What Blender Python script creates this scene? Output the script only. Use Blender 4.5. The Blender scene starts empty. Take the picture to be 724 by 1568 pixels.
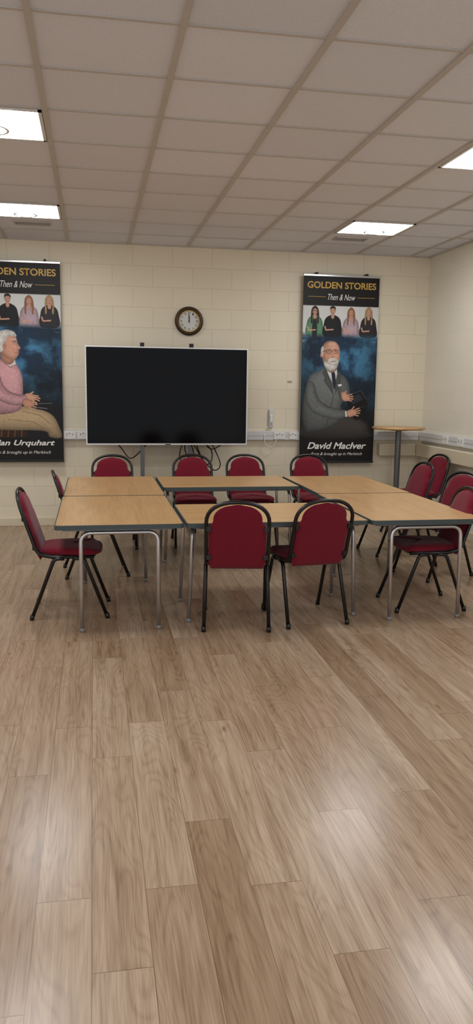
import bpy, math, random
import numpy as np
from mathutils import Matrix, Vector
random.seed(4)
scene=bpy.context.scene
COL=bpy.context.collection
scene.view_settings.view_transform='Standard'
scene.view_settings.exposure=0.36

# ------------------------------------------------------------------ dims
CAMZ=1.6; HC=3.16; YB=9.13; XR=3.97; XL=-5.5; YF=-3.0
TX=0.661; X0=-0.25; TY=0.608; Y0=3.688

def lin(c):
    return tuple(((v/255)/12.92 if v/255<=0.04045 else ((v/255+0.055)/1.055)**2.4) for v in c)

# ------------------------------------------------------------------ materials
def newmat(name):
    m=bpy.data.materials.new(name); m.use_nodes=True
    nt=m.node_tree; b=nt.nodes['Principled BSDF']
    return m,nt,b
class NB:
    def __init__(s,nt): s.nt=nt
    def n(s,t,**k):
        x=s.nt.nodes.new(t)
        for a,v in k.items(): setattr(x,a,v)
        return x
    def put(s,sock,v):
        if hasattr(v,'is_output'): s.nt.links.new(v,sock)
        else: sock.default_value=v
    def math(s,op,a,b=0.0,c=None):
        x=s.n('ShaderNodeMath',operation=op); s.put(x.inputs[0],a); s.put(x.inputs[1],b)
        if c is not None: s.put(x.inputs[2],c)
        return x.outputs[0]
    def comb(s,a,b,c):
        x=s.n('ShaderNodeCombineXYZ'); s.put(x.inputs[0],a); s.put(x.inputs[1],b); s.put(x.inputs[2],c); return x.outputs[0]
    def sep(s):
        t=s.n('ShaderNodeTexCoord'); x=s.n('ShaderNodeSeparateXYZ'); s.nt.links.new(t.outputs['Object'],x.inputs[0]); return x.outputs
    def mix(s,fac,a,b,blend='MIX'):
        x=s.n('ShaderNodeMix',data_type='RGBA',blend_type=blend)
        s.put(x.inputs[0],fac)
        for i,v in ((6,a),(7,b)):
            s.put(x.inputs[i], v if hasattr(v,'is_output') else (*v,1) if len(v)==3 else v)
        return x.outputs[2]
    def noise(s,vec,scale,detail=3,rough=.5,dist=0.0):
        x=s.n('ShaderNodeTexNoise'); 
        if vec is not None: s.nt.links.new(vec,x.inputs['Vector'])
        x.inputs['Scale'].default_value=scale; x.inputs['Detail'].default_value=detail
        x.inputs['Roughness'].default_value=rough; x.inputs['Distortion'].default_value=dist
        return x.outputs['Fac']
    def ramp(s,fac,stops):
        x=s.n('ShaderNodeValToRGB'); s.nt.links.new(fac,x.inputs[0])
        e=x.color_ramp.elements
        e[0].position=stops[0][0]; e[0].color=(*stops[0][1],1)
        e[1].position=stops[-1][0]; e[1].color=(*stops[-1][1],1)
        for p,c in stops[1:-1]:
            q=e.new(p); q.color=(*c,1)
        return x.outputs[0]
    def bump(s,h,strength,dist,b):
        x=s.n('ShaderNodeBump'); x.inputs['Strength'].default_value=strength; x.inputs['Distance'].default_value=dist
        s.nt.links.new(h,x.inputs['Height']); s.nt.links.new(x.outputs[0],b.inputs['Normal'])

def simple(name,rgb,rough=.5,metal=0.0,var=.06,scale=30,bump=0.0,spec=.5,coat=0):
    m,nt,b=newmat(name); N=NB(nt)
    t=N.n('ShaderNodeTexCoord'); f=N.noise(t.outputs['Object'],scale,2)
    c=lin(rgb)
    nt.links.new(N.mix(f,tuple(x*(1-var) for x in c),tuple(min(1,x*(1+var)) for x in c)),b.inputs['Base Color'])
    b.inputs['Roughness'].default_value=rough; b.inputs['Metallic'].default_value=metal
    b.inputs['Specular IOR Level'].default_value=spec
    b.inputs['Coat Weight'].default_value=coat
    if bump: N.bump(f,bump,.002,b)
    return m

def floor_mat():
    m,nt,b=newmat('laminate_oak'); N=NB(nt); X,Y,Z=N.sep()
    W=.17; L=1.28
    xs=N.math('DIVIDE',N.math('ADD',X,.03+W*100),W); xi=N.math('FLOOR',xs); xf=N.math('FRACT',xs)
    wn=N.n('ShaderNodeTexWhiteNoise',noise_dimensions='1D'); nt.links.new(xi,wn.inputs['W'])
    ys=N.math('ADD',N.math('DIVIDE',N.math('ADD',Y,100.),L),N.math('MULTIPLY',wn.outputs['Value'],1.0)); yi=N.math('FLOOR',ys); yf=N.math('FRACT',ys)
    w2=N.n('ShaderNodeTexWhiteNoise',noise_dimensions='2D'); nt.links.new(N.comb(xi,yi,0.),w2.inputs['Vector'])
    idv=w2.outputs['Value']
    off=N.math('MULTIPLY',idv,37.0)
    g1=N.noise(N.comb(N.math('MULTIPLY',X,170.),N.math('MULTIPLY',Y,4.5),off),1.0,3,.6,.2)
    wob=N.noise(N.comb(N.math('MULTIPLY',X,9.),N.math('MULTIPLY',Y,1.3),off),1.0,1,.4,.35)
    rings=N.math('SINE',N.math('ADD',N.math('MULTIPLY',wob,85.0),N.math('MULTIPLY',g1,2.0)))
    rings=N.math('POWER',N.math('MULTIPLY_ADD',rings,.5,.5),2.5)
    g2=N.noise(N.comb(N.math('MULTIPLY',X,26.),N.math('MULTIPLY',Y,1.4),off),1.0,3,.5)
    t=N.math('ADD',N.math('MULTIPLY',g1,.50),N.math('SUBTRACT',N.math('MULTIPLY',g2,.50),N.math('MULTIPLY',rings,.07)))
    col=N.ramp(t,[(.28,lin((138,114,91))),(.44,lin((167,143,120))),(.56,lin((182,160,137))),(.74,lin((198,178,157)))])
    tint=N.ramp(idv,[(0.,lin((216,205,195))),(.3,lin((235,228,221))),(.7,lin((246,243,240))),(1.,lin((252,252,252)))])
    col=N.mix(1.0,col,tint,'MULTIPLY')
    v=N.n('ShaderNodeTexVoronoi'); v.inputs['Scale'].default_value=1.0
    nt.links.new(N.comb(N.math('MULTIPLY',X,5.5),N.math('MULTIPLY',Y,1.9),off),v.inputs['Vector'])
    kn=N.n('ShaderNodeMapRange'); kn.inputs[1].default_value=.02; kn.inputs[2].default_value=.085; kn.inputs[3].default_value=.65; kn.inputs[4].default_value=0.
    nt.links.new(v.outputs['Distance'],kn.inputs[0])
    col=N.mix(kn.outputs[0],col,lin((110,80,58)))
    e1=N.math('LESS_THAN',xf,.014); e2=N.math('LESS_THAN',yf,.0024); s=N.math('MAXIMUM',e1,e2)
    col=N.mix(N.math('MULTIPLY',s,.6),col,lin((92,72,56)))
    nt.links.new(col,b.inputs['Base Color'])
    b.inputs['Roughness'].default_value=.24; b.inputs['Specular IOR Level'].default_value=.5
    N.bump(N.math('SUBTRACT',N.math('MULTIPLY',g1,.2),s),.15,.0015,b)
    return m

def wall_mat(name,axis,rgb,bumpk=.45,line=.5):
    m,nt,b=newmat(name); N=NB(nt); X,Y,Z=N.sep()
    vec=N.comb(X if axis=='x' else Y,Z,0.)
    br=N.n('ShaderNodeTexBrick'); nt.links.new(vec,br.inputs['Vector'])
    br.offset=.5
    for k,v in (('Scale',1.0),('Mortar Size',.005),('Mortar Smooth',.6),('Bias',0.),('Brick Width',.45),('Row Height',.225)): br.inputs[k].default_value=v
    c=lin(rgb); br.inputs['Color1'].default_value=(*c,1); br.inputs['Color2'].default_value=(*[x*.97 for x in c],1)
    br.inputs['Mortar'].default_value=(*[x*(1-.28*line) for x in c],1)
    t=N.comb(X,Y,Z); f=N.noise(t,1.3,2); f2=N.noise(t,60,2)
    col=N.mix(f,br.outputs['Color'],(.95,.94,.92),'MULTIPLY')
    nt.links.new(col,b.inputs['Base Color']); b.inputs['Roughness'].default_value=.5
    h=N.math('ADD',N.math('MULTIPLY',br.outputs['Fac'],-1.0),N.math('MULTIPLY',f2,.2))
    N.bump(h,bumpk,.003,b)
    return m

def tile_mat():
    m,nt,b=newmat('ceiling_tile'); N=NB(nt); X,Y,Z=N.sep()
    xi=N.math('FLOOR',N.math('DIVIDE',N.math('SUBTRACT',X,X0-TX*50),TX)); yi=N.math('FLOOR',N.math('DIVIDE',N.math('SUBTRACT',Y,Y0-TY*50),TY))
    w=N.n('ShaderNodeTexWhiteNoise',noise_dimensions='2D'); nt.links.new(N.comb(xi,yi,0.),w.inputs['Vector'])
    f=N.noise(N.comb(X,Y,Z),180,2)
    c1=lin((224,227,238)); c2=lin((232,235,245))
    col=N.mix(w.outputs['Value'],c1,c2)
    col=N.mix(N.ramp(f,[(.45,(0,0,0)),(.7,(.4,.4,.4))]),col,lin((196,197,208)))
    nt.links.new(col,b.inputs['Base Color']); b.inputs['Roughness'].default_value=.9; b.inputs['Specular IOR Level'].default_value=.1
    return m

def wood_top_mat():
    m,nt,b=newmat('table_laminate'); N=NB(nt); X,Y,Z=N.sep()
    g=N.noise(N.comb(N.math('MULTIPLY',X,60.),N.math('MULTIPLY',Y,3.),0.),1.,3,.6,.4)
    g2=N.noise(N.comb(N.math('MULTIPLY',X,10.),N.math('MULTIPLY',Y,1.5),3.),1.,2)
    t=N.math('ADD',N.math('MULTIPLY',g,.6),N.math('MULTIPLY',g2,.4))
    nt.links.new(N.ramp(t,[(.3,lin((180,138,92))),(.55,lin((202,162,113))),(.8,lin((212,176,129)))]),b.inputs['Base Color'])
    b.inputs['Roughness'].default_value=.3
    return m

def fabric_mat():
    m,nt,b=newmat('red_fabric'); N=NB(nt); t=N.n('ShaderNodeTexCoord')
    f=N.noise(t.outputs['Object'],260,1); f2=N.noise(t.outputs['Object'],6,2)
    c=N.mix(f,lin((98,10,30)),lin((132,21,45))); c=N.mix(N.math('MULTIPLY',f2,.3),c,lin((82,8,24)))
    nt.links.new(c,b.inputs['Base Color']); b.inputs['Roughness'].default_value=.85; b.inputs['Specular IOR Level'].default_value=.2
    b.inputs['Sheen Weight'].default_value=.15
    N.bump(f,.25,.001,b)
    return m

def emis(name,rgb,s):
    m,nt,b=newmat(name)
    b.inputs['Emission Color'].default_value=(*rgb,1); b.inputs['Emission Strength'].default_value=s
    b.inputs['Base Color'].default_value=(.8,.8,.8,1)
    return m

M={}
M['floor']=floor_mat()
M['wall_b']=wall_mat('painted_block_cream','x',(233,224,202))
M['wall_r']=wall_mat('painted_block_cream_side','y',(232,227,213),.2,.2)
M['wall_p']=wall_mat('painted_wall_plain','y',(228,221,203),.2,.3)
M['tile']=tile_mat()
M['grid']=simple('ceiling_grid_metal',(196,191,186),.6)
M['top']=wood_top_mat()
M['edge']=simple('table_edge_grey_green',(62,74,76),.5)
M['chrome']=simple('brushed_chrome',(206,206,210),.28,.9)
M['black']=simple('black_tube_enamel',(11,11,13),.32)
M['fabric']=fabric_mat()
M['plastic_w']=simple('white_plastic',(226,226,222),.4)
M['cap']=simple('leg_cap_grey',(128,128,126),.5)
M['trunk']=simple('trunking_grey_white',(210,211,211),.45)
M['screen']=simple('tv_screen_glass',(2,2,3),.10,0,.1,spec=.12)
M['bezel']=simple('tv_bezel_silver',(226,226,230),.35,.1)
M['cream']=simple('cream_gloss',(214,203,178),.45)
M['dark']=simple('matte_dark',(28,27,27),.6)
M['bronze']=simple('bronze_rim',(70,56,42),.35,.6,.2)
M['face']=simple('clock_face',(210,211,208),.5)
M['steel']=simple('grey_steel',(112,114,116),.4,.7)
M['light']=emis('light_diffuser',(.99,1.,1.),17.5)
M['gold']=simple('gold_print',(200,162,74),.5)
M['white']=simple('white_print',(232,232,228),.5)
M['vent']=simple('vent_grey',(176,170,166),.6)
M['green']=simple('grey_green_back',(90,90,86),.6)

# ------------------------------------------------------------------ mesh helpers
def mesh(name,verts,faces,mat=None,parent=None,smooth=False,loc=None):
    me=bpy.data.meshes.new(name); me.from_pydata([tuple(v) for v in verts],[],faces); me.update()
    if smooth: me.polygons.foreach_set('use_smooth',[True]*len(me.polygons))
    if mat: me.materials.append(mat)
    return obj(name,me,parent,loc)
def obj(name,me,parent=None,loc=None):
    o=bpy.data.objects.new(name,me); COL.objects.link(o)
    if parent: o.parent=parent
    if loc: o.location=loc
    return o
def empty(name,loc=(0,0,0),rz=0):
    o=bpy.data.objects.new(name,None); COL.objects.link(o); o.location=loc; o.rotation_euler[2]=rz; o.empty_display_size=.1
    return o
def boxvf(x0,x1,y0,y1,z0,z1):
    v=[(x0,y0,z0),(x1,y0,z0),(x1,y1,z0),(x0,y1,z0),(x0,y0,z1),(x1,y0,z1),(x1,y1,z1),(x0,y1,z1)]
    f=[(0,3,2,1),(4,5,6,7),(0,1,5,4),(1,2,6,5),(2,3,7,6),(3,0,4,7)]
    return v,f
def box(name,x0,x1,y0,y1,z0,z1,mat,parent=None,bev=0):
    v,f=boxvf(x0,x1,y0,y1,z0,z1); o=mesh(name,v,f,mat,parent)
    if bev:
        b=o.modifiers.new('bev','BEVEL'); b.width=bev; b.segments=2
    return o
def boxes(name,lst,mat,parent=None):
    V=[];F=[]
    for b in lst:
        v,f=boxvf(*b); n=len(V); V+=v; F+=[tuple(i+n for i in q) for q in f]
    return mesh(name,V,F,mat,parent)
def fillet(pts,r,n=6):
    P=[Vector(p) for p in pts]; out=[P[0]]
    for i in range(1,len(P)-1):
        a=P[i-1]-P[i]; c=P[i+1]-P[i]; rr=min(r if not isinstance(r,(list,tuple)) else r[i-1],a.length*.49,c.length*.49)
        s=P[i]+a.normalized()*rr; e=P[i]+c.normalized()*rr
        for k in range(n+1):
            t=k/n; out.append((1-t)**2*s+2*t*(1-t)*P[i]+t*t*e)
    out.append(P[-1]); return out
def tubevf(path,r,seg=10,cap=True):
    P=[Vector(p) for p in path]; V=[];F=[]
    up=None
    for i,p in enumerate(P):
        t=(P[min(i+1,len(P)-1)]-P[max(i-1,0)]).normalized()
        if up is None:
            up=Vector((0,0,1)) if abs(t.z)<.9 else Vector((1,0,0))
        a=(up-t*up.dot(t)).normalized(); b=t.cross(a); up=a
        for k in range(seg):
            an=2*math.pi*k/seg; V.append(p+(a*math.cos(an)+b*math.sin(an))*r)
    for i in range(len(P)-1):
        for k in range(seg):
            k2=(k+1)%seg; F.append((i*seg+k,i*seg+k2,(i+1)*seg+k2,(i+1)*seg+k))
    if cap:
        F.append(tuple(range(seg))[::-1]); F.append(tuple((len(P)-1)*seg+k for k in range(seg)))
    return V,F
def tubes(name,paths,mat,parent=None,seg=10,r=.012):
    V=[];F=[]
    for p in paths:
        if isinstance(p,tuple) and len(p)==2 and isinstance(p[1],float): pp,rr=p
        else: pp,rr=p,r
        v,f=tubevf(pp,rr,seg); n=len(V); V+=v; F+=[tuple(i+n for i in q) for q in f]
    return mesh(name,V,F,mat,parent,smooth=True)
def lathe(name,prof,mat,parent=None,seg=48,axis='z',loc=None):
    V=[];F=[]
    for r,h in prof:
        for k in range(seg):
            a=2*math.pi*k/seg
            if axis=='z': V.append((r*math.cos(a),r*math.sin(a),h))
            else: V.append((r*math.cos(a),-h,r*math.sin(a)))
    for i in range(len(prof)-1):
        for k in range(seg):
            k2=(k+1)%seg; F.append((i*seg+k,i*seg+k2,(i+1)*seg+k2,(i+1)*seg+k))
    o=mesh(name,V,F,mat,parent,smooth=True,loc=loc)
    return o
def fit_text(body,w,h,mat,parent,name,cx,cy,y,shear=0,bold=0.0,thin=False):
    """flat lettering on a plane facing -y, centre (cx, y, cy), fitted to w x h metres"""
    cu=bpy.data.curves.new('t','FONT'); cu.body=body; cu.size=1; cu.offset=bold; cu.shear=shear; cu.fill_mode='BOTH'
    o=bpy.data.objects.new('t',cu); COL.objects.link(o)
    dg=bpy.context.evaluated_depsgraph_get(); dg.update()
    me=bpy.data.meshes.new_from_object(o.evaluated_get(dg)); bpy.data.objects.remove(o)
    n=len(me.vertices); a=np.zeros(n*3); me.vertices.foreach_get('co',a); a=a.reshape(-1,3)
    mn=a.min(0); mx=a.max(0); s=np.zeros_like(a)
    s[:,0]=(a[:,0]-(mn[0]+mx[0])/2)*w/(mx[0]-mn[0])+cx
    s[:,2]=(a[:,1]-(mn[1]+mx[1])/2)*h/(mx[1]-mn[1])+cy
    s[:,1]=y
    me.vertices.foreach_set('co',s.ravel()); me.materials.clear(); me.materials.append(mat); me.update()
    return obj(name,me,parent)

# ------------------------------------------------------------------ room shell
box('floor',XL,XR+.15,YF,YB+.15,-.1,0,M['floor'])
box('wall_back',XL,XR+.15,YB,YB+.15,0,HC+.15,M['wall_b'])
box('wall_right',XR,XR+.15,YF,YB,0,HC+.15,M['wall_r'])
box('wall_left',XL-.15,XL,YF,YB+.15,0,HC+.15,M['wall_p'])
box('ceiling',XL,XR,YF,YB,HC,HC+.12,M['tile'])
g=[]
k=-8
while X0+k*TX<XR:
    x=X0+k*TX
    if x>XL: g.append((x-.016,x+.016,YF,YB,HC-.012,HC+.001))
    k+=1
m_=-11
while Y0+m_*TY<YB:
    y=Y0+m_*TY
    if y>YF: g.append((XL,XR,y-.010,y+.010,HC-.008,HC+.001))
    m_+=1
g.append((XL,XR,YB-.025,YB,HC-.014,HC+.001)); g.append((XR-.025,XR,YF,YB,HC-.014,HC+.001))
boxes('ceiling_grid',g,M['grid'])
box('baseboard_back',XL,XR,YB-.018,YB,0,.09,M['cream'],bev=.004)
box('baseboard_right',XR-.018,XR,YF,YB-.018,0,.09,M['cream'],bev=.004)

# lights: one-tile fluorescent modules
def light(k,m):
    x0=X0+k*TX; y0=Y0+m*TY
    e=empty('ceiling_light',(x0+TX/2,y0+TY/2,HC))
    a=TX/2-.02; b=TY/2-.016
    boxes('frame',[(-a,a,-b,-b+.02,-.016,0),(-a,a,b-.02,b,-.016,0),(-a,-a+.02,-b,b,-.016,0),(a-.02,a,-b,b,-.016,0)],M['plastic_w'],e)
    n=4; V=[];F=[]
    for j in range(n+1):
        for i in range(n+1):
            u=-1+2*i/n; v=-1+2*j/n
            V.append((u*(a-.02),v*(b-.02),-.006-.025*(1-u**4)*(1-v**4)))
    for j in range(n):
        for i in range(n):
            q=j*(n+1)+i; F.append((q,q+n+1,q+n+2,q+1))
    mesh('diffuser',V,F,M['light'],e,True)
    lathe('diffuser_ring',[(.085,-.030),(.088,-.05),(.105,-.05),(.110,-.030)],M['plastic_w'],e,32)
for k in (-6,-1,4):
    for m in (-6,-2,2,6):
        light(k,m)
def vent(x,y):
    e=empty('ceiling_vent',(x,y,HC))
    L=[(-.17,.17,-.085,-.07,-.014,0),(-.17,.17,.07,.085,-.014,0),(-.17,-.155,-.07,.07,-.014,0),(.155,.17,-.07,.07,-.014,0)]
    for i in range(5): L.append((-.155,.155,-.055+i*.026,-.045+i*.026,-.010,0))
    boxes('grille',L,M['vent'],e)
vent(-.56,8.22); vent(2.68,8.24)

# trunking
e=empty('cable_trunking')
box('duct',XL,XR-.06,YB-.055,YB,.985,1.09,M['trunk'],e,.006)
box('lid_line',XL,XR-.06,YB-.058,YB-.054,1.035,1.039,M['vent'],e)
for x in (-.27,2.16,2.32,-.12):
    box('socket_plate',x-.07 if x!=2.32 else x-.045,x+.07 if x!=2.32 else x+.045,YB-.068,YB-.05,.995,1.08,M['plastic_w'],e,.004)
    boxes('socket_holes',[(x-.035,x-.028,YB-.070,YB-.06,1.04,1.055),(x+.028,x+.035,YB-.070,YB-.06,1.04,1.055),(x-.005,x+.005,YB-.070,YB-.06,1.055,1.064)],M['dark'],e)
e=empty('wall_trunking')
box('duct',XR-.055,XR-.001,YF,YB-.06,.985,1.09,M['trunk'],e,.006)
box('lid_line',XR-.058,XR-.054,YF,YB-.06,1.035,1.039,M['vent'],e)
for y in (8.33,7.95,7.5):
    box('socket_plate',XR-.068,XR-.05,y-.07,y+.07,.995,1.08,M['plastic_w'],e,.004)
    boxes('socket_holes',[(XR-.070,XR-.06,y-.035,y-.028,1.04,1.055),(XR-.070,XR-.06,y+.028,y+.035,1.04,1.055)],M['dark'],e)
box('trim_1',XR-.11,XR-.001,YF,YB,.80,.95,M['cream'],None,.01)
box('trim_2',3.40,XR-.112,YB-.11,YB-.001,.80,.95,M['cream'],None,.01)

# ------------------------------------------------------------------ folding tables
def table(cx,cy,w,l,rz=0,z=.715):
    """w across x, l along y (local); legs as U frames near both y ends"""
    e=empty('folding_table',(cx,cy,0),rz)
    def slab(nm,z0,z1,inset,mat,bev):
        hw=w/2-inset; hl=l/2-inset; r=.03; V=[];n=5
        ring=[]
        for (sx,sy,a0) in ((1,1,0),(-1,1,90),(-1,-1,180),(1,-1,270)):
            for i in range(n+1):
                a=math.radians(a0+90*i/n); ring.append((sx*(hw-r)+r*math.cos(a),sy*(hl-r)+r*math.sin(a)))
        c=len(ring); V=[(x,y,z0) for x,y in ring]+[(x,y,z1) for x,y in ring]
        F=[tuple(range(c))[::-1],tuple(range(c,2*c))]+[(i,(i+1)%c,c+(i+1)%c,c+i) for i in range(c)]
        return mesh(nm,V,F,mat,e)
    slab('edge_band',z-.03,z-.0008,.001,M['edge'],0)
    slab('top',z-.004,z,.009,M['top'],0)
    slab('underside_frame',z-.045,z-.03,.05,M['steel'],0)
    P=[]; hw=w/2-.165; r=.0135
    for s in (-1,1):
        y=s*(l/2-.06)
        yb=s*(l/2-.035)
        P.append(fillet([(-hw,yb,.012),(-hw,y,z-.06),(hw,y,z-.06),(hw,yb,.012)],.07,7))
        P.append(([(-hw+.1,y,z-.06),(-hw+.1,s*(l/2-.36),z-.05)],.007))
        P.append(([(hw-.1,y,z-.06),(hw-.1,s*(l/2-.36),z-.05)],.007))
    tubes('leg_frames',P,M['chrome'],e,12,r)
    F=[]
    for s in (-1,1):
        for q in (-1,1):
            F.append([(q*hw,s*(l/2-.035),0.0),(q*hw,s*(l/2-.035),.025)])
    tubes('leg_feet',F,M['cap'],e,12,.0155)
    return e
table(.155,5.70,.83,1.37); table(.16,7.08,.83,1.36)
table(1.21,5.44,.86,1.25,math.pi/2); table(1.215,7.30,.86,1.25,math.pi/2)
table(2.27,5.68,.84,1.37); table(2.285,7.03,.84,1.31)

# ------------------------------------------------------------------ stacking chairs
def by(z): return -.20-(z-.43)*.33     # back lean
def chair_parts():
    parts=[]
    w=.203
    arch=[(-w+.012,.17,.435),(-w+.004,-.12,.435),(-w,by(.46),.46)]
    left=[(-w,by(z),z) for z in (.55,.66,.72)]
    top=[]
    n=16
    for i in range(n+1):
        a=math.pi-math.pi*i/n
        x=w*math.copysign(abs(math.cos(a))**.85,math.cos(a)); z=.735+.145*abs(math.sin(a))**.85
        top.append((x,by(z),z))
    full=arch[:2]+[arch[2]]+left+top+[(-x,y,z) for x,y,z in left[::-1]]+[(-arch[2][0],arch[2][1],arch[2][2]),(-arch[1][0],arch[1][1],arch[1][2]),(-arch[0][0],arch[0][1],arch[0][2])]
    P=[fillet(full[:4],.05,5)[:-1]+[Vector(p) for p in full[3:-3]]+fillet(full[-4:],.05,5)[1:]]
    for s in (-1,1):
        P.append(fillet([(s*w,.03,.425),(s*(w+.004),.10,.425),(s*(w+.012),.255,.01)],.03,5))
        P.append(fillet([(s*w,-.03,.425),(s*(w+.004),-.10,.425),(s*(w+.012),-.255,.01)],.03,5))
    P.append([(-w,.08,.43),(w,.08,.43)]); P.append([(-w,-.1,.43),(w,-.1,.43)])
    V=[];F=[]
    for p in P:
        v,f=tubevf(p,.013,10); k=len(V); V+=v; F+=[tuple(i+k for i in q) for q in f]
    for s in (-1,1):
        for yy in (.257,-.257):
            v,f=tubevf([(s*(w+.0125),yy,0),(s*(w+.0125),yy*.985,.035)],.0155,10); k=len(V); V+=v; F+=[tuple(i+k for i in q) for q in f]
    parts.append(('frame',V,F,M['black'],True))
    V=[];F=[]
    for s in (-1,1):
        for z in (.50,.70):
            v,f=boxvf(min(s*.172,s*.20),max(s*.172,s*.20),by(z)-.020,by(z)+.004,z-.016,z+.016); k=len(V); V+=v; F+=[tuple(i+k for i in q) for q in f]
    parts.append(('back_brackets',V,F,M['black'],False))
    zs=np.linspace(.415,.862,34)
    def hw(z):
        if z<.45: return .172+.016*(z-.415)/.035
        if z<.70: return .188
        if z<.755: 
            t=(z-.70)/.055; return .188-.030*(.5-.5*math.cos(math.pi*t))
        t=(z-.755)/(.862-.755); return max(.158*math.sqrt(max(0,1-t**2.4)),.012)
    nc=18; V=[];F=[]
    fr=[];bk=[]
    for i,z in enumerate(zs):
        h=hw(z); tz=(z-.415)/(.862-.415); ez=(1-abs(2*tz-1)**8)**.5 if 0<tz<1 else 0
        a=[];b=[]
        for j in range(nc+1):
            u=-1+2*j/nc; u=math.copysign(abs(u)**.8,u); t=max(0,(1-abs(u)**6))**.5*ez
            a.append(len(V)); V.append((u*h,by(z)+.004+.032*t,z))
            b.append(len(V)); V.append((u*h,by(z)-.002-.012*t,z))
        fr.append(a); bk.append(b)
    for i in range(len(zs)-1):
        for j in range(nc):
            F.append((fr[i][j],fr[i+1][j],fr[i+1][j+1],fr[i][j+1])); F.append((bk[i][j],bk[i][j+1],bk[i+1][j+1],bk[i+1][j]))
        F.append((fr[i][0],bk[i][0],bk[i+1][0],fr[i+1][0])); F.append((fr[i][nc],fr[i+1][nc],bk[i+1][nc],bk[i][nc]))
    F.append(tuple(fr[0])+tuple(bk[0][::-1])); F.append(tuple(fr[-1][::-1])+tuple(bk[-1]))
    parts.append(('back_pad',V,F,M['fabric'],True))
    V=[];F=[];n=48
    rings=[(.44,.90),(.452,1.0),(.470,1.01),(.485,.965),(.494,.85),(.499,.55),(.500,.01)]
    for z,s in rings:
        for kk in range(n):
            a=2*math.pi*kk/n; c=math.cos(a); d=math.sin(a)
            x=math.copysign(abs(c)**.42,c); y=math.copysign(abs(d)**.42,d)
            wd=.205+.012*y if y>0 else .205+.03*y
            V.append((x*wd*s,.005+y*.215*s,z-(.012 if (y>.8 and z>.46) else 0)))
    for i in range(len(rings)-1):
        for kk in range(n):
            k2=(kk+1)%n; F.append((i*n+kk,i*n+k2,(i+1)*n+k2,(i+1)*n+kk))
    F.append(tuple(range(n))[::-1])
    parts.append(('seat',V,F,M['fabric'],True))
    V2,F2=boxvf(-.17,.17,-.18,.18,.432,.443)
    parts.append(('seat_board',V2,F2,M['dark'],False))
    out=[]
    for nm,V,F,mt,sm in parts:
        me=bpy.data.meshes.new(nm); me.from_pydata([tuple(v) for v in V],[],F); me.update()
        if sm: me.polygons.foreach_set('use_smooth',[True]*len(me.polygons))
        me.materials.append(mt); out.append((nm,me))
    return out
CP=chair_parts()
def chair(x,y,deg):
    e=empty('stacking_chair',(x,y,0),math.radians(deg))
    for nm,me in CP: obj(nm,me,e)
for c in [(.945,5.165,-9),(1.445,5.205,7),(-.175,5.57,-92),(.00,6.74,-86),
          (.18,7.90,180),(1.01,7.92,178),(1.60,7.92,182),(2.30,7.92,181),
          (2.40,5.40,88),(2.90,6.30,110),(2.90,7.28,96),(3.48,8.16,100)]:
    chair(*c)

# ------------------------------------------------------------------ television on stand
e=empty('television',(0.805,8.72,0))
w=.89; z0=.955; z1=2.02
box('rear_shell',-w+.06,w-.06,.01,.06,z0+.08,z1-.08,M['dark'],e,.01)
box('body',-w,w,-.025,.012,z0,z1,M['bezel'],e,.004)
box('screen',-w+.014,w-.014,-.029,-.024,z0+.02,z1-.014,M['screen'],e)
box('logo_bar',-.03,.03,-.028,-.02,z0+.004,z0+.012,M['dark'],e)
for s,nm in ((-.275,'post_1'),(.265,'post_2')):
    box(nm,s-.022,s+.022,.075,.115,.06,z1-.1,M['steel'],e,.003)
    box(nm+'_hook',s-.022,s+.022,.03,.075,z1-.25,z1+.045,M['dark'],e,.003)
    box(nm+'_foot',s-.025,s+.025,-.28,.32,.03,.07,M['dark'],e,.004)
    tubes(nm+'_castors',[[(s-.02,-.25,.03),(s+.02,-.25,.03)],[(s-.02,.29,.03),(s+.02,.29,.03)]],M['dark'],e,14,.03)
box('cross_bar',-.275,.265,.08,.11,.45,.50,M['steel'],e,.003)
box('mount_rail_1',-.33,.33,.055,.08,1.35,1.40,M['dark'],e)
box('mount_rail_2',-.33,.33,.055,.08,1.65,1.70,M['dark'],e)
TV=e
def loop(pts,r=.006): 
    P=[Vector(p) for p in pts]; out=[]
    Q=[P[0]]+P+[P[-1]]
    for i in range(1,len(Q)-2):
        for k in range(8):
            t=k/8; a,b,c,d=Q[i-1],Q[i],Q[i+1],Q[i+2]
            out.append(.5*((2*b)+(-a+c)*t+(2*a-5*b+4*c-d)*t*t+(-a+3*b-3*c+d)*t**3))
    out.append(P[-1]); return out
cb=tubes('cables',[loop([(1.0,8.78,1.0),(1.02,8.8,.85),(1.15,8.82,.72),(1.3,8.85,.74),(1.32,8.9,.88),(1.2,9.0,1.0)]),
 loop([(1.12,8.78,1.0),(1.2,8.8,.8),(1.34,8.82,.66),(1.42,8.86,.72),(1.36,8.95,.9),(1.3,9.05,1.0)]),
 loop([(.98,8.78,.98),(.95,8.8,.8),(1.1,8.84,.6),(1.24,8.86,.62),(1.2,8.9,.8),(1.1,9.05,.99)]),
 loop([(.6,8.80,.98),(.45,8.84,.82),(.38,8.9,.80),(.3,9.0,.9),(.2,9.06,1.0)]),
 loop([(1.06,8.78,.98),(1.10,8.8,.88),(1.12,8.82,.70),(1.08,8.86,.5),(1.2,8.9,.3),(1.3,9.0,.06)]),
 loop([(1.28,8.78,1.0),(1.26,8.8,.93),(1.34,8.86,.90),(1.45,8.95,.95),(1.5,9.06,1.02)])],M['black'],TV,8,.0065)
cb.location=(-.805,-8.72,0)

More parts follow.
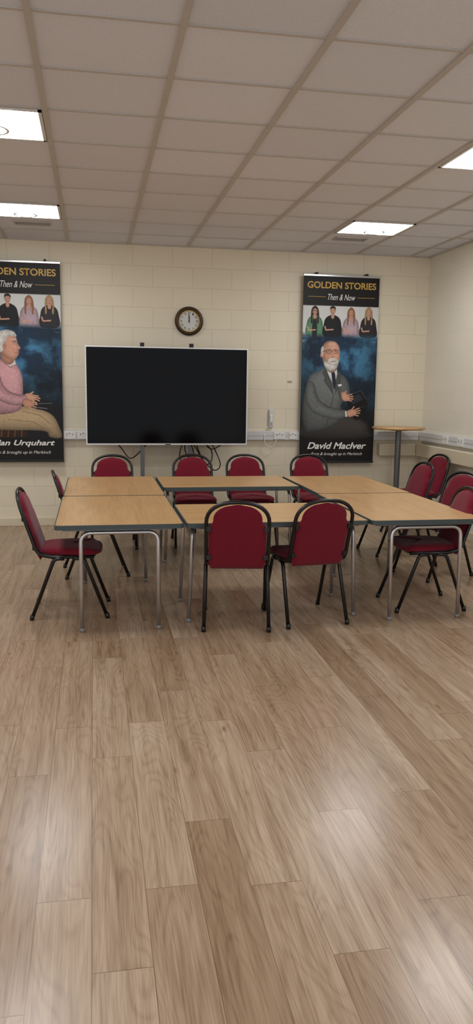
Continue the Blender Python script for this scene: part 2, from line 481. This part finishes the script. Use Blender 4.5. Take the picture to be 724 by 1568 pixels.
# ------------------------------------------------------------------ clock
e=empty('wall_clock',(1.085,YB,2.335))
lathe('rim',[(.118,.018),(.122,.034),(.135,.044),(.150,.040),(.160,.026),(.163,.008),(.160,0)],M['bronze'],e,64,'y')
lathe('inner_ring',[(.112,.02),(.115,.030),(.122,.032)],M['gold'],e,64,'y')
lathe('face',[(.0001,.02),(.118,.02)],M['face'],e,64,'y')
for i,t in enumerate(['XII','I','II','III','IV','V','VI','VII','VIII','IX','X','XI']):
    a=math.radians(30*i); rr=.088
    o=fit_text(t,.010+.006*len(t),.022,M['dark'],e,'numeral_%d'%(i+1),0,0,0)
    o.location=(rr*math.sin(a),-.0215,rr*math.cos(a)); o.rotation_euler[1]=a
V=[];F=[]
for i in range(60):
    a=math.radians(6*i); d=Vector((math.sin(a),0,math.cos(a))); q=Vector((math.cos(a),0,-math.sin(a)))*(.0012 if i%5 else .0022)
    k=len(V); V+=[d*.102-q+Vector((0,-.0213,0)),d*.102+q+Vector((0,-.0213,0)),d*.109+q+Vector((0,-.0213,0)),d*.109-q+Vector((0,-.0213,0))]; F.append((k,k+1,k+2,k+3))
mesh('minute_track',V,F,M['dark'],e)
def hand(nm,ang,ln,wd,yy):
    a=math.radians(ang); d=Vector((math.sin(a),0,math.cos(a))); q=Vector((math.cos(a),0,-math.sin(a))); o=Vector((0,yy,0))
    mesh(nm,[d*-.018-q*wd*.6+o,d*-.018+q*wd*.6+o,d*ln*.6+q*wd+o,d*ln+o,d*ln*.6-q*wd+o],[(0,1,2,3,4)],M['dark'],e)
hand('minute_hand',357,.092,.0045,-.025); hand('hour_hand',2,.06,.006,-.0235)
lathe('hand_boss',[(.0001,.03),(.007,.029),(.008,.02)],M['bronze'],e,20,'y')

# wall handset and its flex
e=empty('wall_intercom_handset')
box('body',2.032,2.088,YB-.045,YB,1.13,1.35,M['trunk'],e,.012)
box('grip',2.042,2.078,YB-.058,YB-.03,1.16,1.28,M['bezel'],e,.008)
box('button_panel',2.048,2.072,YB-.060,YB-.04,1.17,1.20,M['vent'],e,.002)
tubes('flex',[loop([(2.05,YB-.02,1.14),(2.0,YB-.03,1.12),(1.975,YB-.066,1.02),(2.0,YB-.075,.93),(2.08,YB-.075,.91),(2.12,YB-.078,1.0)])],M['plastic_w'],e,8,.005)
e=empty('wall_sensor'); box('plate',2.26,2.31,YB-.012,YB,1.665,1.685,M['vent'],e,.003)

# ------------------------------------------------------------------ bistro table
e=empty('poseur_table',(3.52,8.76,0))
lathe('top',[(.0001,1.135),(.29,1.135),(.305,1.142),(.31,1.152),(.305,1.162),(.0001,1.163)],M['top'],e,56)
lathe('top_plate',[(.0001,1.12),(.10,1.12),(.10,1.135)],M['steel'],e,32)
lathe('column',[(.034,.05),(.034,1.125)],M['steel'],e,28)
lathe('base',[(.0001,0),(.225,0),(.228,.012),(.20,.02),(.06,.035),(.045,.06),(.034,.07)],M['steel'],e,48)

# ------------------------------------------------------------------ printed banners (vertex painted cloth)
BW,BH=115.,285.; NX,NY=231,571
gx,gy=np.meshgrid(np.linspace(0,BW,NX),np.linspace(0,BH,NY))
def vnoise(sx,sy,seed):
    r=np.random.RandomState(seed); ny=int(BH/sy)+3; nx=int(BW/sx)+3; g=r.rand(ny,nx)
    fx=gx/sx; fy=gy/sy; ix=fx.astype(int); iy=fy.astype(int); tx=fx-ix; ty=fy-iy
    tx=tx*tx*(3-2*tx); ty=ty*ty*(3-2*ty)
    return (g[iy,ix]*(1-tx)+g[iy,ix+1]*tx)*(1-ty)+(g[iy+1,ix]*(1-tx)+g[iy+1,ix+1]*tx)*ty
FB=sum(vnoise(s,s,i+5)*a for i,(s,a) in enumerate([(24,.45),(11,.28),(5,.17),(2.2,.10)]))
FN=vnoise(1.2,1.2,77)*.6+vnoise(3,3,78)*.4
def cr(pts,n=6):
    P=np.array(pts,float); N_=len(P); o=[]
    for i in range(N_):
        a,b,c,d=P[i-1],P[i],P[(i+1)%N_],P[(i+2)%N_]
        for k in range(n):
            t=k/n; o.append(.5*((2*b)+(-a+c)*t+(2*a-5*b+4*c-d)*t*t+(-a+3*b-3*c+d)*t**3))
    return np.array(o)
class Canvas:
    def __init__(s): s.a=np.zeros((NY,NX,3))
    def blend(s,sl,al,col): s.a[sl]=s.a[sl]*(1-al[...,None])+col*al[...,None]
    def poly(s,pts,col,soft=.7,smooth=True,edge=.25,ew=3.,grad=(0,0),tex=.05,op=1.):
        P=cr(pts) if smooth else np.array(pts,float)
        x0,y0=P.min(0)-2; x1,y1=P.max(0)+2
        i0=max(0,int(x0*2)); i1=min(NX,int(x1*2)+2); j0=max(0,int(y0*2)); j1=min(NY,int(y1*2)+2)
        if i1<=i0 or j1<=j0: return
        sl=(slice(j0,j1),slice(i0,i1)); X=gx[sl]; Y=gy[sl]
        d=np.full(X.shape,1e9); ins=np.zeros(X.shape,bool)
        for k in range(len(P)):
            ax,ay=P[k]; bx,by_=P[(k+1)%len(P)]; ex,ey=bx-ax,by_-ay; L2=ex*ex+ey*ey+1e-9
            t=np.clip(((X-ax)*ex+(Y-ay)*ey)/L2,0,1); d=np.minimum(d,(X-ax-t*ex)**2+(Y-ay-t*ey)**2)
            if abs(ey)>1e-9:
                c=((ay>Y)!=(by_>Y))&(X<(bx-ax)*(Y-ay)/ey+ax); ins^=c
        d=np.sqrt(d); sd=np.where(ins,-d,d)
        al=np.clip(.5-sd/soft,0,1)*op
        cx,cy=P.mean(0); wx=max(1,(P[:,0].max()-P[:,0].min())/2); wy=max(1,(P[:,1].max()-P[:,1].min())/2)
        sh=1-edge*np.exp(np.minimum(sd,0)/ew)+grad[0]*(X-cx)/wx+grad[1]*(Y-cy)/wy+tex*2*(FN[sl]-.5)
        c=np.clip(np.array(col,float)[None,None]*sh[...,None],0,255)
        s.blend(sl,al,c)
    def ell(s,cx,cy,rx,ry,col,rot=0,**k):
        n=20; a=np.linspace(0,2*np.pi,n,endpoint=False); r=math.radians(rot)
        x=rx*np.cos(a); y=ry*np.sin(a)
        s.poly(np.stack([cx+x*math.cos(r)-y*math.sin(r),cy+x*math.sin(r)+y*math.cos(r)],1),col,smooth=False,**k)
    def line(s,pts,w,col,**k):
        P=np.array(pts,float)
        for a,b in zip(P[:-1],P[1:]):
            d=b-a; n=np.array([-d[1],d[0]])/(np.hypot(*d)+1e-9)*w/2
            s.poly([a-n,b-n,b+n,a+n],col,smooth=False,edge=0,**k)
def base(seedshift):
    c=Canvas(); n=np.roll(FB,seedshift,axis=1)
    c.a[:]=(20,18,18)
    t=np.clip((n-.36)/.3,0,1)[...,None]
    blue=np.array([18,36,54])*(1-t)+np.array([50,92,120])*t
    glow=np.exp(-(((gx-62)/52)**2+((gy-120)/52)**2))[...,None]
    blue=blue*(.55+.68*glow)*np.clip(1.25-np.clip((gy-150)/110,0,1),.25,1.2)[...,None]
    mk=((gy>88)&(gy<248))[...,None]; c.a=np.where(mk,blue,c.a)
    st=np.clip((gy-44)/1.2,0,1)*np.clip((96-gy+6*(FB-.5)*4)/12,0,1)
    pale=np.array([204,206,206])*(1-.06*(FB-.5)[...,None])
    c.a=c.a*(1-st[...,None])+pale*st[...,None]
    def person(cx,hair,long,top,skin=(204,156,132),w=12,glasses=False,top2=None,y0=0):
        if long: c.poly([(cx-5,50+y0),(cx,45+y0),(cx+5,50+y0),(cx+6.5,62+y0),(cx+6,73+y0),(cx+2,74+y0),(cx-3,74+y0),(cx-6.5,72+y0),(cx-6,60+y0)],hair,edge=.3,tex=.15)
        c.poly([(cx-2,59+y0),(cx+2,59+y0),(cx+w*.75,63.5+y0),(cx+w,72+y0),(cx+w,90),(cx-w,90),(cx-w,72+y0),(cx-w*.75,63.5+y0)],top,edge=.3,tex=.12)
        if top2: c.poly([(cx-2.5,62+y0),(cx+2.5,62+y0),(cx+3.5,90),(cx-3.5,90)],top2,edge=.1)
        c.poly([(cx-1.8,56+y0),(cx+1.8,56+y0),(cx+2.2,63+y0),(cx,65+y0),(cx-2.2,63+y0)],skin,edge=.1)
        c.line([(cx-w+1.5,76+y0),(cx-w+3,82+y0),(cx+2,81+y0)],2.0,skin)
        c.ell(cx,53+y0,3.9,5.3,skin,edge=.25,ew=1.5)
        if long:
            c.poly([(cx-4.6,54+y0),(cx-4.2,48.5+y0),(cx,46.4+y0),(cx+4.2,48.5+y0),(cx+4.6,54+y0),(cx+3.2,51+y0),(cx,49.2+y0),(cx-3.2,51.5+y0)],hair,edge=.2)
            for s in (-1,1): c.poly([(cx+s*3.4,51+y0),(cx+s*4.8,52+y0),(cx+s*6,64+y0),(cx+s*5.5,72+y0),(cx+s*3.6,70+y0),(cx+s*3.9,60+y0)],hair,edge=.2,tex=.15)
        else:
            c.poly([(cx-4.2,52+y0),(cx-3.8,47.6+y0),(cx,45.8+y0),(cx+3.9,47.8+y0),(cx+4.1,52+y0),(cx+2.5,49.5+y0),(cx-2.5,49.5+y0)],hair,edge=.2)
        for s in (-1,1): c.ell(cx+s*1.5,52.6+y0,.6,.4,(74,52,44),edge=0,tex=0)
        if glasses: c.line([(cx-3.2,52.6+y0),(cx+3.2,52.6+y0)],.7,(30,24,26))
        c.line([(cx-1.1,56+y0),(cx+1.1,56+y0)],.6,(160,90,84))
    person(18,(58,36,28),True,(96,146,112),glasses=True,top2=(36,38,44))
    person(45,(34,26,24),False,(26,26,30),w=13,y0=-1)
    person(73,(168,112,76),True,(182,160,170),y0=1)
    person(100,(198,162,108),True,(44,40,46),y0=0)
    st2=np.clip((gy-86)/8,0,1)*(gy<97)
    return c,blue,st2
def banner_man_suit():
    c,blue,st2=base(0)
    c.a=c.a*(1-st2[...,None])+np.where((gy<97)[...,None],blue,c.a)*st2[...,None]
    c.poly([(60,222),(90,215),(108,228),(112,246),(55,247)],(44,34,30),edge=.3)
    c.poly([(8,222),(40,214),(72,214),(98,222),(106,234),(104,247),(4,247)],(66,62,60),grad=(.1,-.2),edge=.35,ew=5)
    c.poly([(36,139),(24,144),(12,152),(7,170),(3,196),(3,222),(10,238),(34,236),(56,226),(66,212),(62,198),(68,184),(72,170),(67,154),(58,146),(50,141)],(108,112,112),edge=.4,ew=5,grad=(.05,-.18),tex=.07)
    c.poly([(60,148),(70,156),(75,172),(74,184),(66,190),(58,180),(56,164)],(98,102,102),edge=.35,ew=3)
    c.poly([(38,138),(54,139),(55,146),(51,166),(47,160),(41,148)],(226,226,228),edge=.1,smooth=False)
    c.poly([(45,144),(50,144),(51.5,148),(54,166),(50.5,172),(47.5,160),(46,148)],(40,38,58),edge=.1,smooth=False)
    c.poly([(36,139),(32,146),(36,154),(34,158),(50,180),(47,162),(40,148)],(82,86,86),edge=.3,ew=1.5,smooth=False)
    c.poly([(54,140),(60,147),(58,154),(60,158),(53,180),(52,166),(55,148)],(82,86,86),edge=.3,ew=1.5,smooth=False)
    c.line([(50,180),(46,206),(40,230)],.9,(54,56,58))
    c.poly([(56,164),(62,163),(62,166),(57,167)],(232,232,236),edge=0,smooth=False)
    c.poly([(10,160),(20,164),(26,184),(40,196),(60,202),(70,204),(70,214),(56,218),(34,214),(16,204),(7,186)],(114,118,118),edge=.42,ew=4,tex=.07)
    c.line([(22,172),(27,186),(24,196)],1.4,(84,88,88),soft=1.6,op=.7); c.line([(14,186),(26,200)],1.4,(86,90,90),soft=1.6,op=.7)
    c.poly([(70,182),(92,173),(101,186),(104,196),(100,214),(86,220),(74,208)],(12,12,15),edge=-.4,ew=1.,smooth=False)
    c.line([(70,182),(92,173),(101,186)],.8,(84,88,98)); c.line([(78,205),(102,196)],.7,(66,70,80))
    c.poly([(75,184),(91,177.5),(96.5,187),(80,195)],(44,47,56),edge=.2,smooth=False)
    c.line([(70,205),(71,214)],2.6,(228,228,230))
    sk=(214,160,134)
    c.poly([(62,176),(68,176),(74,181),(75,187),(69,190),(63,186)],sk,edge=.3,ew=1.5)
    for a,b in (((72,181),(79,178.5)),((73,183.5),(81,182)),((73,186),(81,186)),((72,188),(79,189.5)),((66,178),(70,173.5))): c.line([a,b],1.7,sk)
    c.poly([(71,206),(78,202),(85,203),(87,208),(82,213),(74,214)],sk,edge=.3,ew=1.5)
    for a,b in (((84,203),(91,200)),((86,205.5),(93,203.5)),((86,208.5),(92.5,208)),((84,211),(90,212.5)),((79,203),(83,197.5))): c.line([a,b],1.8,sk)
    for a,b in (((85,204.6),(90,202.8)),((86,207.2),(92,206)),((74,182.6),(80,180.6)),((74,185),(80,184.4))): c.line([a,b],.35,(150,96,78))
    c.poly([(38,128),(54,128),(54,140),(46,146),(38,140)],(186,136,112),edge=.3)
    c.ell(29.8,119,2.2,4.2,(198,138,116),edge=.3,ew=1)
    c.poly([(43,97),(50,98.5),(55.5,104),(57.5,112),(57.5,122),(55,133),(49,141),(42,141),(34.5,135),(31,124),(30,112),(32,103),(37,98.5)],(212,160,136),edge=.38,ew=3.2,grad=(.14,-.02))
    c.ell(46,102.5,6,3,(236,200,180),edge=0,soft=4,op=.5)
    c.poly([(30.5,106),(33,108),(33,116),(31.5,122),(29,116),(28.8,110)],(206,204,200),edge=.1,tex=.1)
    # eye sockets, cheeks
    for x in (41.3,51.0): c.ell(x,112.6,3.6,2.6,(168,118,98),edge=0,soft=3,op=.55)
    for x in (38.5,53.5): c.ell(x,120,2.8,2.2,(222,150,128),edge=0,soft=3,op=.6)
    c.poly([(31.5,121),(34,127),(38,128.5),(42,125),(47.5,123.5),(53,125),(56,126),(57.3,122),(56.5,131),(52.5,140),(46.5,144),(40,142),(34.5,136)],(208,205,199),soft=1.4,edge=.3,ew=2,tex=.24)
    c.poly([(40,126.5),(44,123.8),(48,123.4),(52.5,124.5),(54.5,127.5),(50,126.6),(44,127)],(222,219,213),edge=.1,tex=.16)
    c.line([(44,129),(51.5,128.6)],1.0,(150,88,80))
    for x in (41.3,51.0):
        c.line([(x-3.2,109.4),(x,108.2),(x+3,109)],1.1,(180,170,160))
        c.ell(x,113,1.5,.6,(206,192,184),edge=0,tex=0); c.ell(x+.2,112.9,.75,.7,(66,52,50),edge=0,tex=0)
        c.line([(x-1.9,112.3),(x,111.8),(x+1.9,112.3)],.5,(120,80,66))
        a=np.linspace(0,2*np.pi,17); c.line(np.stack([x+4.1*np.cos(a),113.4+3.2*np.sin(a)],1),.6,(66,52,44))
    c.line([(45.4,112.6),(46.9,112.6)],.7,(66,52,44)); c.line([(37,112.4),(30.5,114)],.8,(66,52,44))
    c.poly([(46.4,113),(47.8,113),(49.4,120),(48.6,122),(45.4,122),(45.0,120)],(226,172,148),edge=.25,ew=1)
    c.line([(45.2,121.8),(49.4,121.8)],.8,(150,96,82))
    c.line([(38.5,104),(51,103.2)],.4,(190,140,118)); c.line([(39.5,106),(50,105.4)],.4,(190,140,118))
    return c
def banner_man_pink():
    c,blue,st2=base(60)
    c.a=c.a*(1-st2[...,None])+np.where((gy<97)[...,None],blue,c.a)*st2[...,None]
    c.poly([(66,208),(112,205),(114,250),(60,250)],(24,22,28),edge=.1,soft=4)
    c.poly([(4,238),(60,240),(66,244),(60,250),(4,250)],(58,36,24),edge=.3)
    for x in range(14,60,9): c.line([(x,240),(x-1,250)],1.6,(110,72,44))
    c.poly([(8,210),(30,206),(62,205),(84,209),(100,217),(108,230),(113,250),(97,250),(92,242),(72,240),(40,240),(12,236)],(186,162,126),edge=.35,ew=5,grad=(.05,-.15),tex=.06)
    c.line([(60,212),(84,218),(97,230)],.8,(124,102,76)); c.line([(40,224),(76,228),(92,240)],.7,(128,106,78))
    c.poly([(32,137),(18,146),(8,160),(4,184),(6,212),(28,217),(52,213),(60,204),(62,180),(61,160),(56,148),(50,140)],(208,158,164),edge=.35,ew=5,grad=(.12,-.1),tex=.07)
    c.poly([(38,136),(52,137),(54,144),(46,148),(38,143)],(236,232,230),edge=.15,smooth=False)
    c.line([(38,143),(46,149),(54,145)],1.3,(176,116,124))
    c.poly([(18,156),(30,158),(36,174),(45,184),(60,188),(67,187),(69,196),(58,203),(42,202),(26,193),(15,176)],(214,164,170),edge=.42,ew=4,tex=.07)
    for p in ([(30,176),(37,188)],[(36,174),(43,189)],[(24,170),(30,186)]): c.line(p,.8,(170,116,124))
    c.poly([(72,197),(84,194),(99,198),(103,205),(94,210),(78,208)],(24,24,28),edge=-.3,ew=1)
    c.line([(78,201),(101,200)],.8,(120,122,126)); c.line([(76,206),(94,208)],.8,(160,160,160))
    sk=(216,164,138); D=-7
    c.poly([(72+D,187),(79+D,186),(85+D,189),(86+D,195),(80+D,199),(74+D,197)],sk,edge=.3,ew=1.5)
    for a,b in (((84,189),(90,190)),((85,191.5),(92,193.5)),((85,194),(91,197)),((82,197),(87,201)),((78,187),(83,183.5))): c.line([(a[0]+D,a[1]),(b[0]+D,b[1])],1.8,sk)
    for a,b in (((85,190.4),(90,191.8)),((85,193),(90.5,195.4))): c.line([(a[0]+D,a[1]),(b[0]+D,b[1])],.35,(150,96,78))
    c.poly([(68+D,196),(75+D,194),(82+D,198),(83+D,204),(76+D,207),(69+D,204)],(204,150,126),edge=.3,ew=1.5)
    for a,b in (((80,199),(87,199)),((81,201.5),(88,202.5)),((80,204),(86,206)),((76,206),(81,209))): c.line([(a[0]+D,a[1]),(b[0]+D,b[1])],1.7,(204,150,126))
    c.poly([(34,124),(50,128),(51,140),(44,145),(35,139)],(190,138,114),edge=.3)
    c.poly([(40,98),(49,99),(54.5,105),(56.5,112),(57,115),(60.5,121),(58,123.5),(58,127.5),(56.8,132),(52.5,137),(45,137),(36,131),(31,121),(31,108),(34,101)],(216,162,140),edge=.34,ew=3,grad=(.10,0))
    c.ell(51.5,112.6,3.2,2.2,(172,122,102),edge=0,soft=3,op=.5); c.ell(49,122,3,2.4,(224,150,130),edge=0,soft=3,op=.6)
    c.poly([(44,95.5),(52,98),(55.5,104),(52,105),(46,104.5),(41.5,109),(40,117),(38.5,120),(37,126),(32.5,128),(28.5,120),(28,108),(32,99.5),(38,96)],(218,216,212),edge=.25,ew=2,tex=.2)
    c.ell(38.8,119,2.2,4,(212,150,128),edge=.35,ew=1)
    c.line([(48.5,109.5),(54.5,108.6)],1.1,(206,200,192))
    c.ell(52,112.6,1.3,.6,(210,196,188),edge=0,tex=0); c.ell(52.5,112.6,.75,.7,(56,52,60),edge=0,tex=0)
    c.line([(49.5,111.6),(54.6,111.4)],.6,(120,80,66))
    c.line([(52.5,128.4),(57.6,127.4)],.9,(160,88,82)); c.line([(50.5,121),(51.2,127)],.6,(178,120,100)); c.line([(57.2,123.4),(59.6,123)],.6,(160,104,88))
    c.line([(44,136),(53,136)],.8,(180,124,104))
    return c
def banner_mat():
    m,nt,b=newmat('printed_banner_cloth'); a=nt.nodes.new('ShaderNodeVertexColor'); a.layer_name='print'
    nt.links.new(a.outputs['Color'],b.inputs['Base Color']); b.inputs['Roughness'].default_value=.5; b.inputs['Specular IOR Level'].default_value=.3
    return m
BM=banner_mat()
def build_banner(canvas,x0,x1,z0,z1,name_line):
    e=empty('portrait_banner',((x0+x1)/2,YB-.095,z0)); W=x1-x0; H_=z1-z0
    V=np.zeros((NY,NX,3)); V[...,0]=(gx/BW-.5)*W; V[...,2]=H_*(1-gy/BH); V[...,1]=.004*np.sin(gx/BW*5)*(gy/BH)
    idx=np.arange(NX*NY).reshape(NY,NX)
    F=np.stack([idx[:-1,:-1],idx[1:,:-1],idx[1:,1:],idx[:-1,1:]],-1).reshape(-1,4)
    me=bpy.data.meshes.new('printed_cloth'); me.from_pydata(V.reshape(-1,3).tolist(),[],F.tolist()); me.update()
    me.polygons.foreach_set('use_smooth',[True]*len(me.polygons))
    at=me.color_attributes.new('print','FLOAT_COLOR','POINT')
    c=np.clip(canvas.a,0,255)/255; c=np.where(c<=.04045,c/12.92,((c+.055)/1.055)**2.4)
    full=np.ones((NX*NY,4)); full[:,:3]=c.reshape(-1,3); at.data.foreach_set('color',full.ravel())
    me.materials.append(BM); obj('printed_cloth',me,e)
    box('backing',-W/2,W/2,.006,.012,0,H_,M['green'],e)
    k=W/BW; kz=H_/BH
    def T(nm,body,cx,cy,w,h,mat,sh=0,bold=0.): fit_text(body,w*k,h*kz,mat,e,nm,(cx-BW/2)*k,H_-cy*kz,-.0065,sh,bold)
    T('title','GOLDEN STORIES',57.5,14,104,10,M['gold'],0,.022)
    T('subtitle','Then & Now',57.5,31.5,42,9,M['white'],.35,0.)
    T('name',name_line,57.5,259.5,92,10.5,M['white'],.3,.024)
    T('caption','Born & brought up in Merkinch',57.5,273,80,6,M['white'],.35,0.)
    boxes('divider',[(-W*.44,-W*.21,-.006,-.0055,H_-31.8*kz,H_-31.2*kz),(W*.21,W*.44,-.006,-.0055,H_-31.8*kz,H_-31.2*kz)],M['gold'],e)
    box('top_rail',-W/2-.006,W/2+.006,-.014,.014,H_-.012,H_+.012,M['chrome'],e,.004)
    box('bottom_rail',-W/2-.004,W/2+.004,-.012,.012,-.015,.012,M['dark'],e,.004)
    boxes('hooks',[(-W*.33-.012,-W*.33+.012,-.01,.095,H_+.01,H_+.035),(W*.33-.012,W*.33+.012,-.01,.095,H_+.01,H_+.035)],M['dark'],e)
build_banner(banner_man_suit(),2.40,3.315,.73,2.885,'David MacIver')
build_banner(banner_man_pink(),-1.26,-.34,.755,2.905,'Allan Urquhart')

# ------------------------------------------------------------------ added ambient fill from the world; end wall behind the viewer omitted for it
w=bpy.data.worlds.new('world'); scene.world=w; w.use_nodes=True
w.node_tree.nodes['Background'].inputs[0].default_value=(.92,.95,1,1); w.node_tree.nodes['Background'].inputs[1].default_value=.95

# ------------------------------------------------------------------ camera
p,yw,r=.1581,.1805,.0133
f=Vector((math.sin(yw)*math.cos(p),math.cos(yw)*math.cos(p),-math.sin(p))); rt=Vector((math.cos(yw),-math.sin(yw),0)); up=rt.cross(f)
rt2=rt*math.cos(r)+up*math.sin(r); up2=-rt*math.sin(r)+up*math.cos(r)
cam=bpy.data.cameras.new('camera'); co=bpy.data.objects.new('camera',cam); COL.objects.link(co)
mt=Matrix((rt2,up2,-f)).transposed().to_4x4(); mt.translation=Vector((0,0,CAMZ)); co.matrix_world=mt
cam.sensor_fit='VERTICAL'; cam.sensor_height=36; cam.lens=36*1200/1568.6; cam.clip_start=.05
scene.camera=co
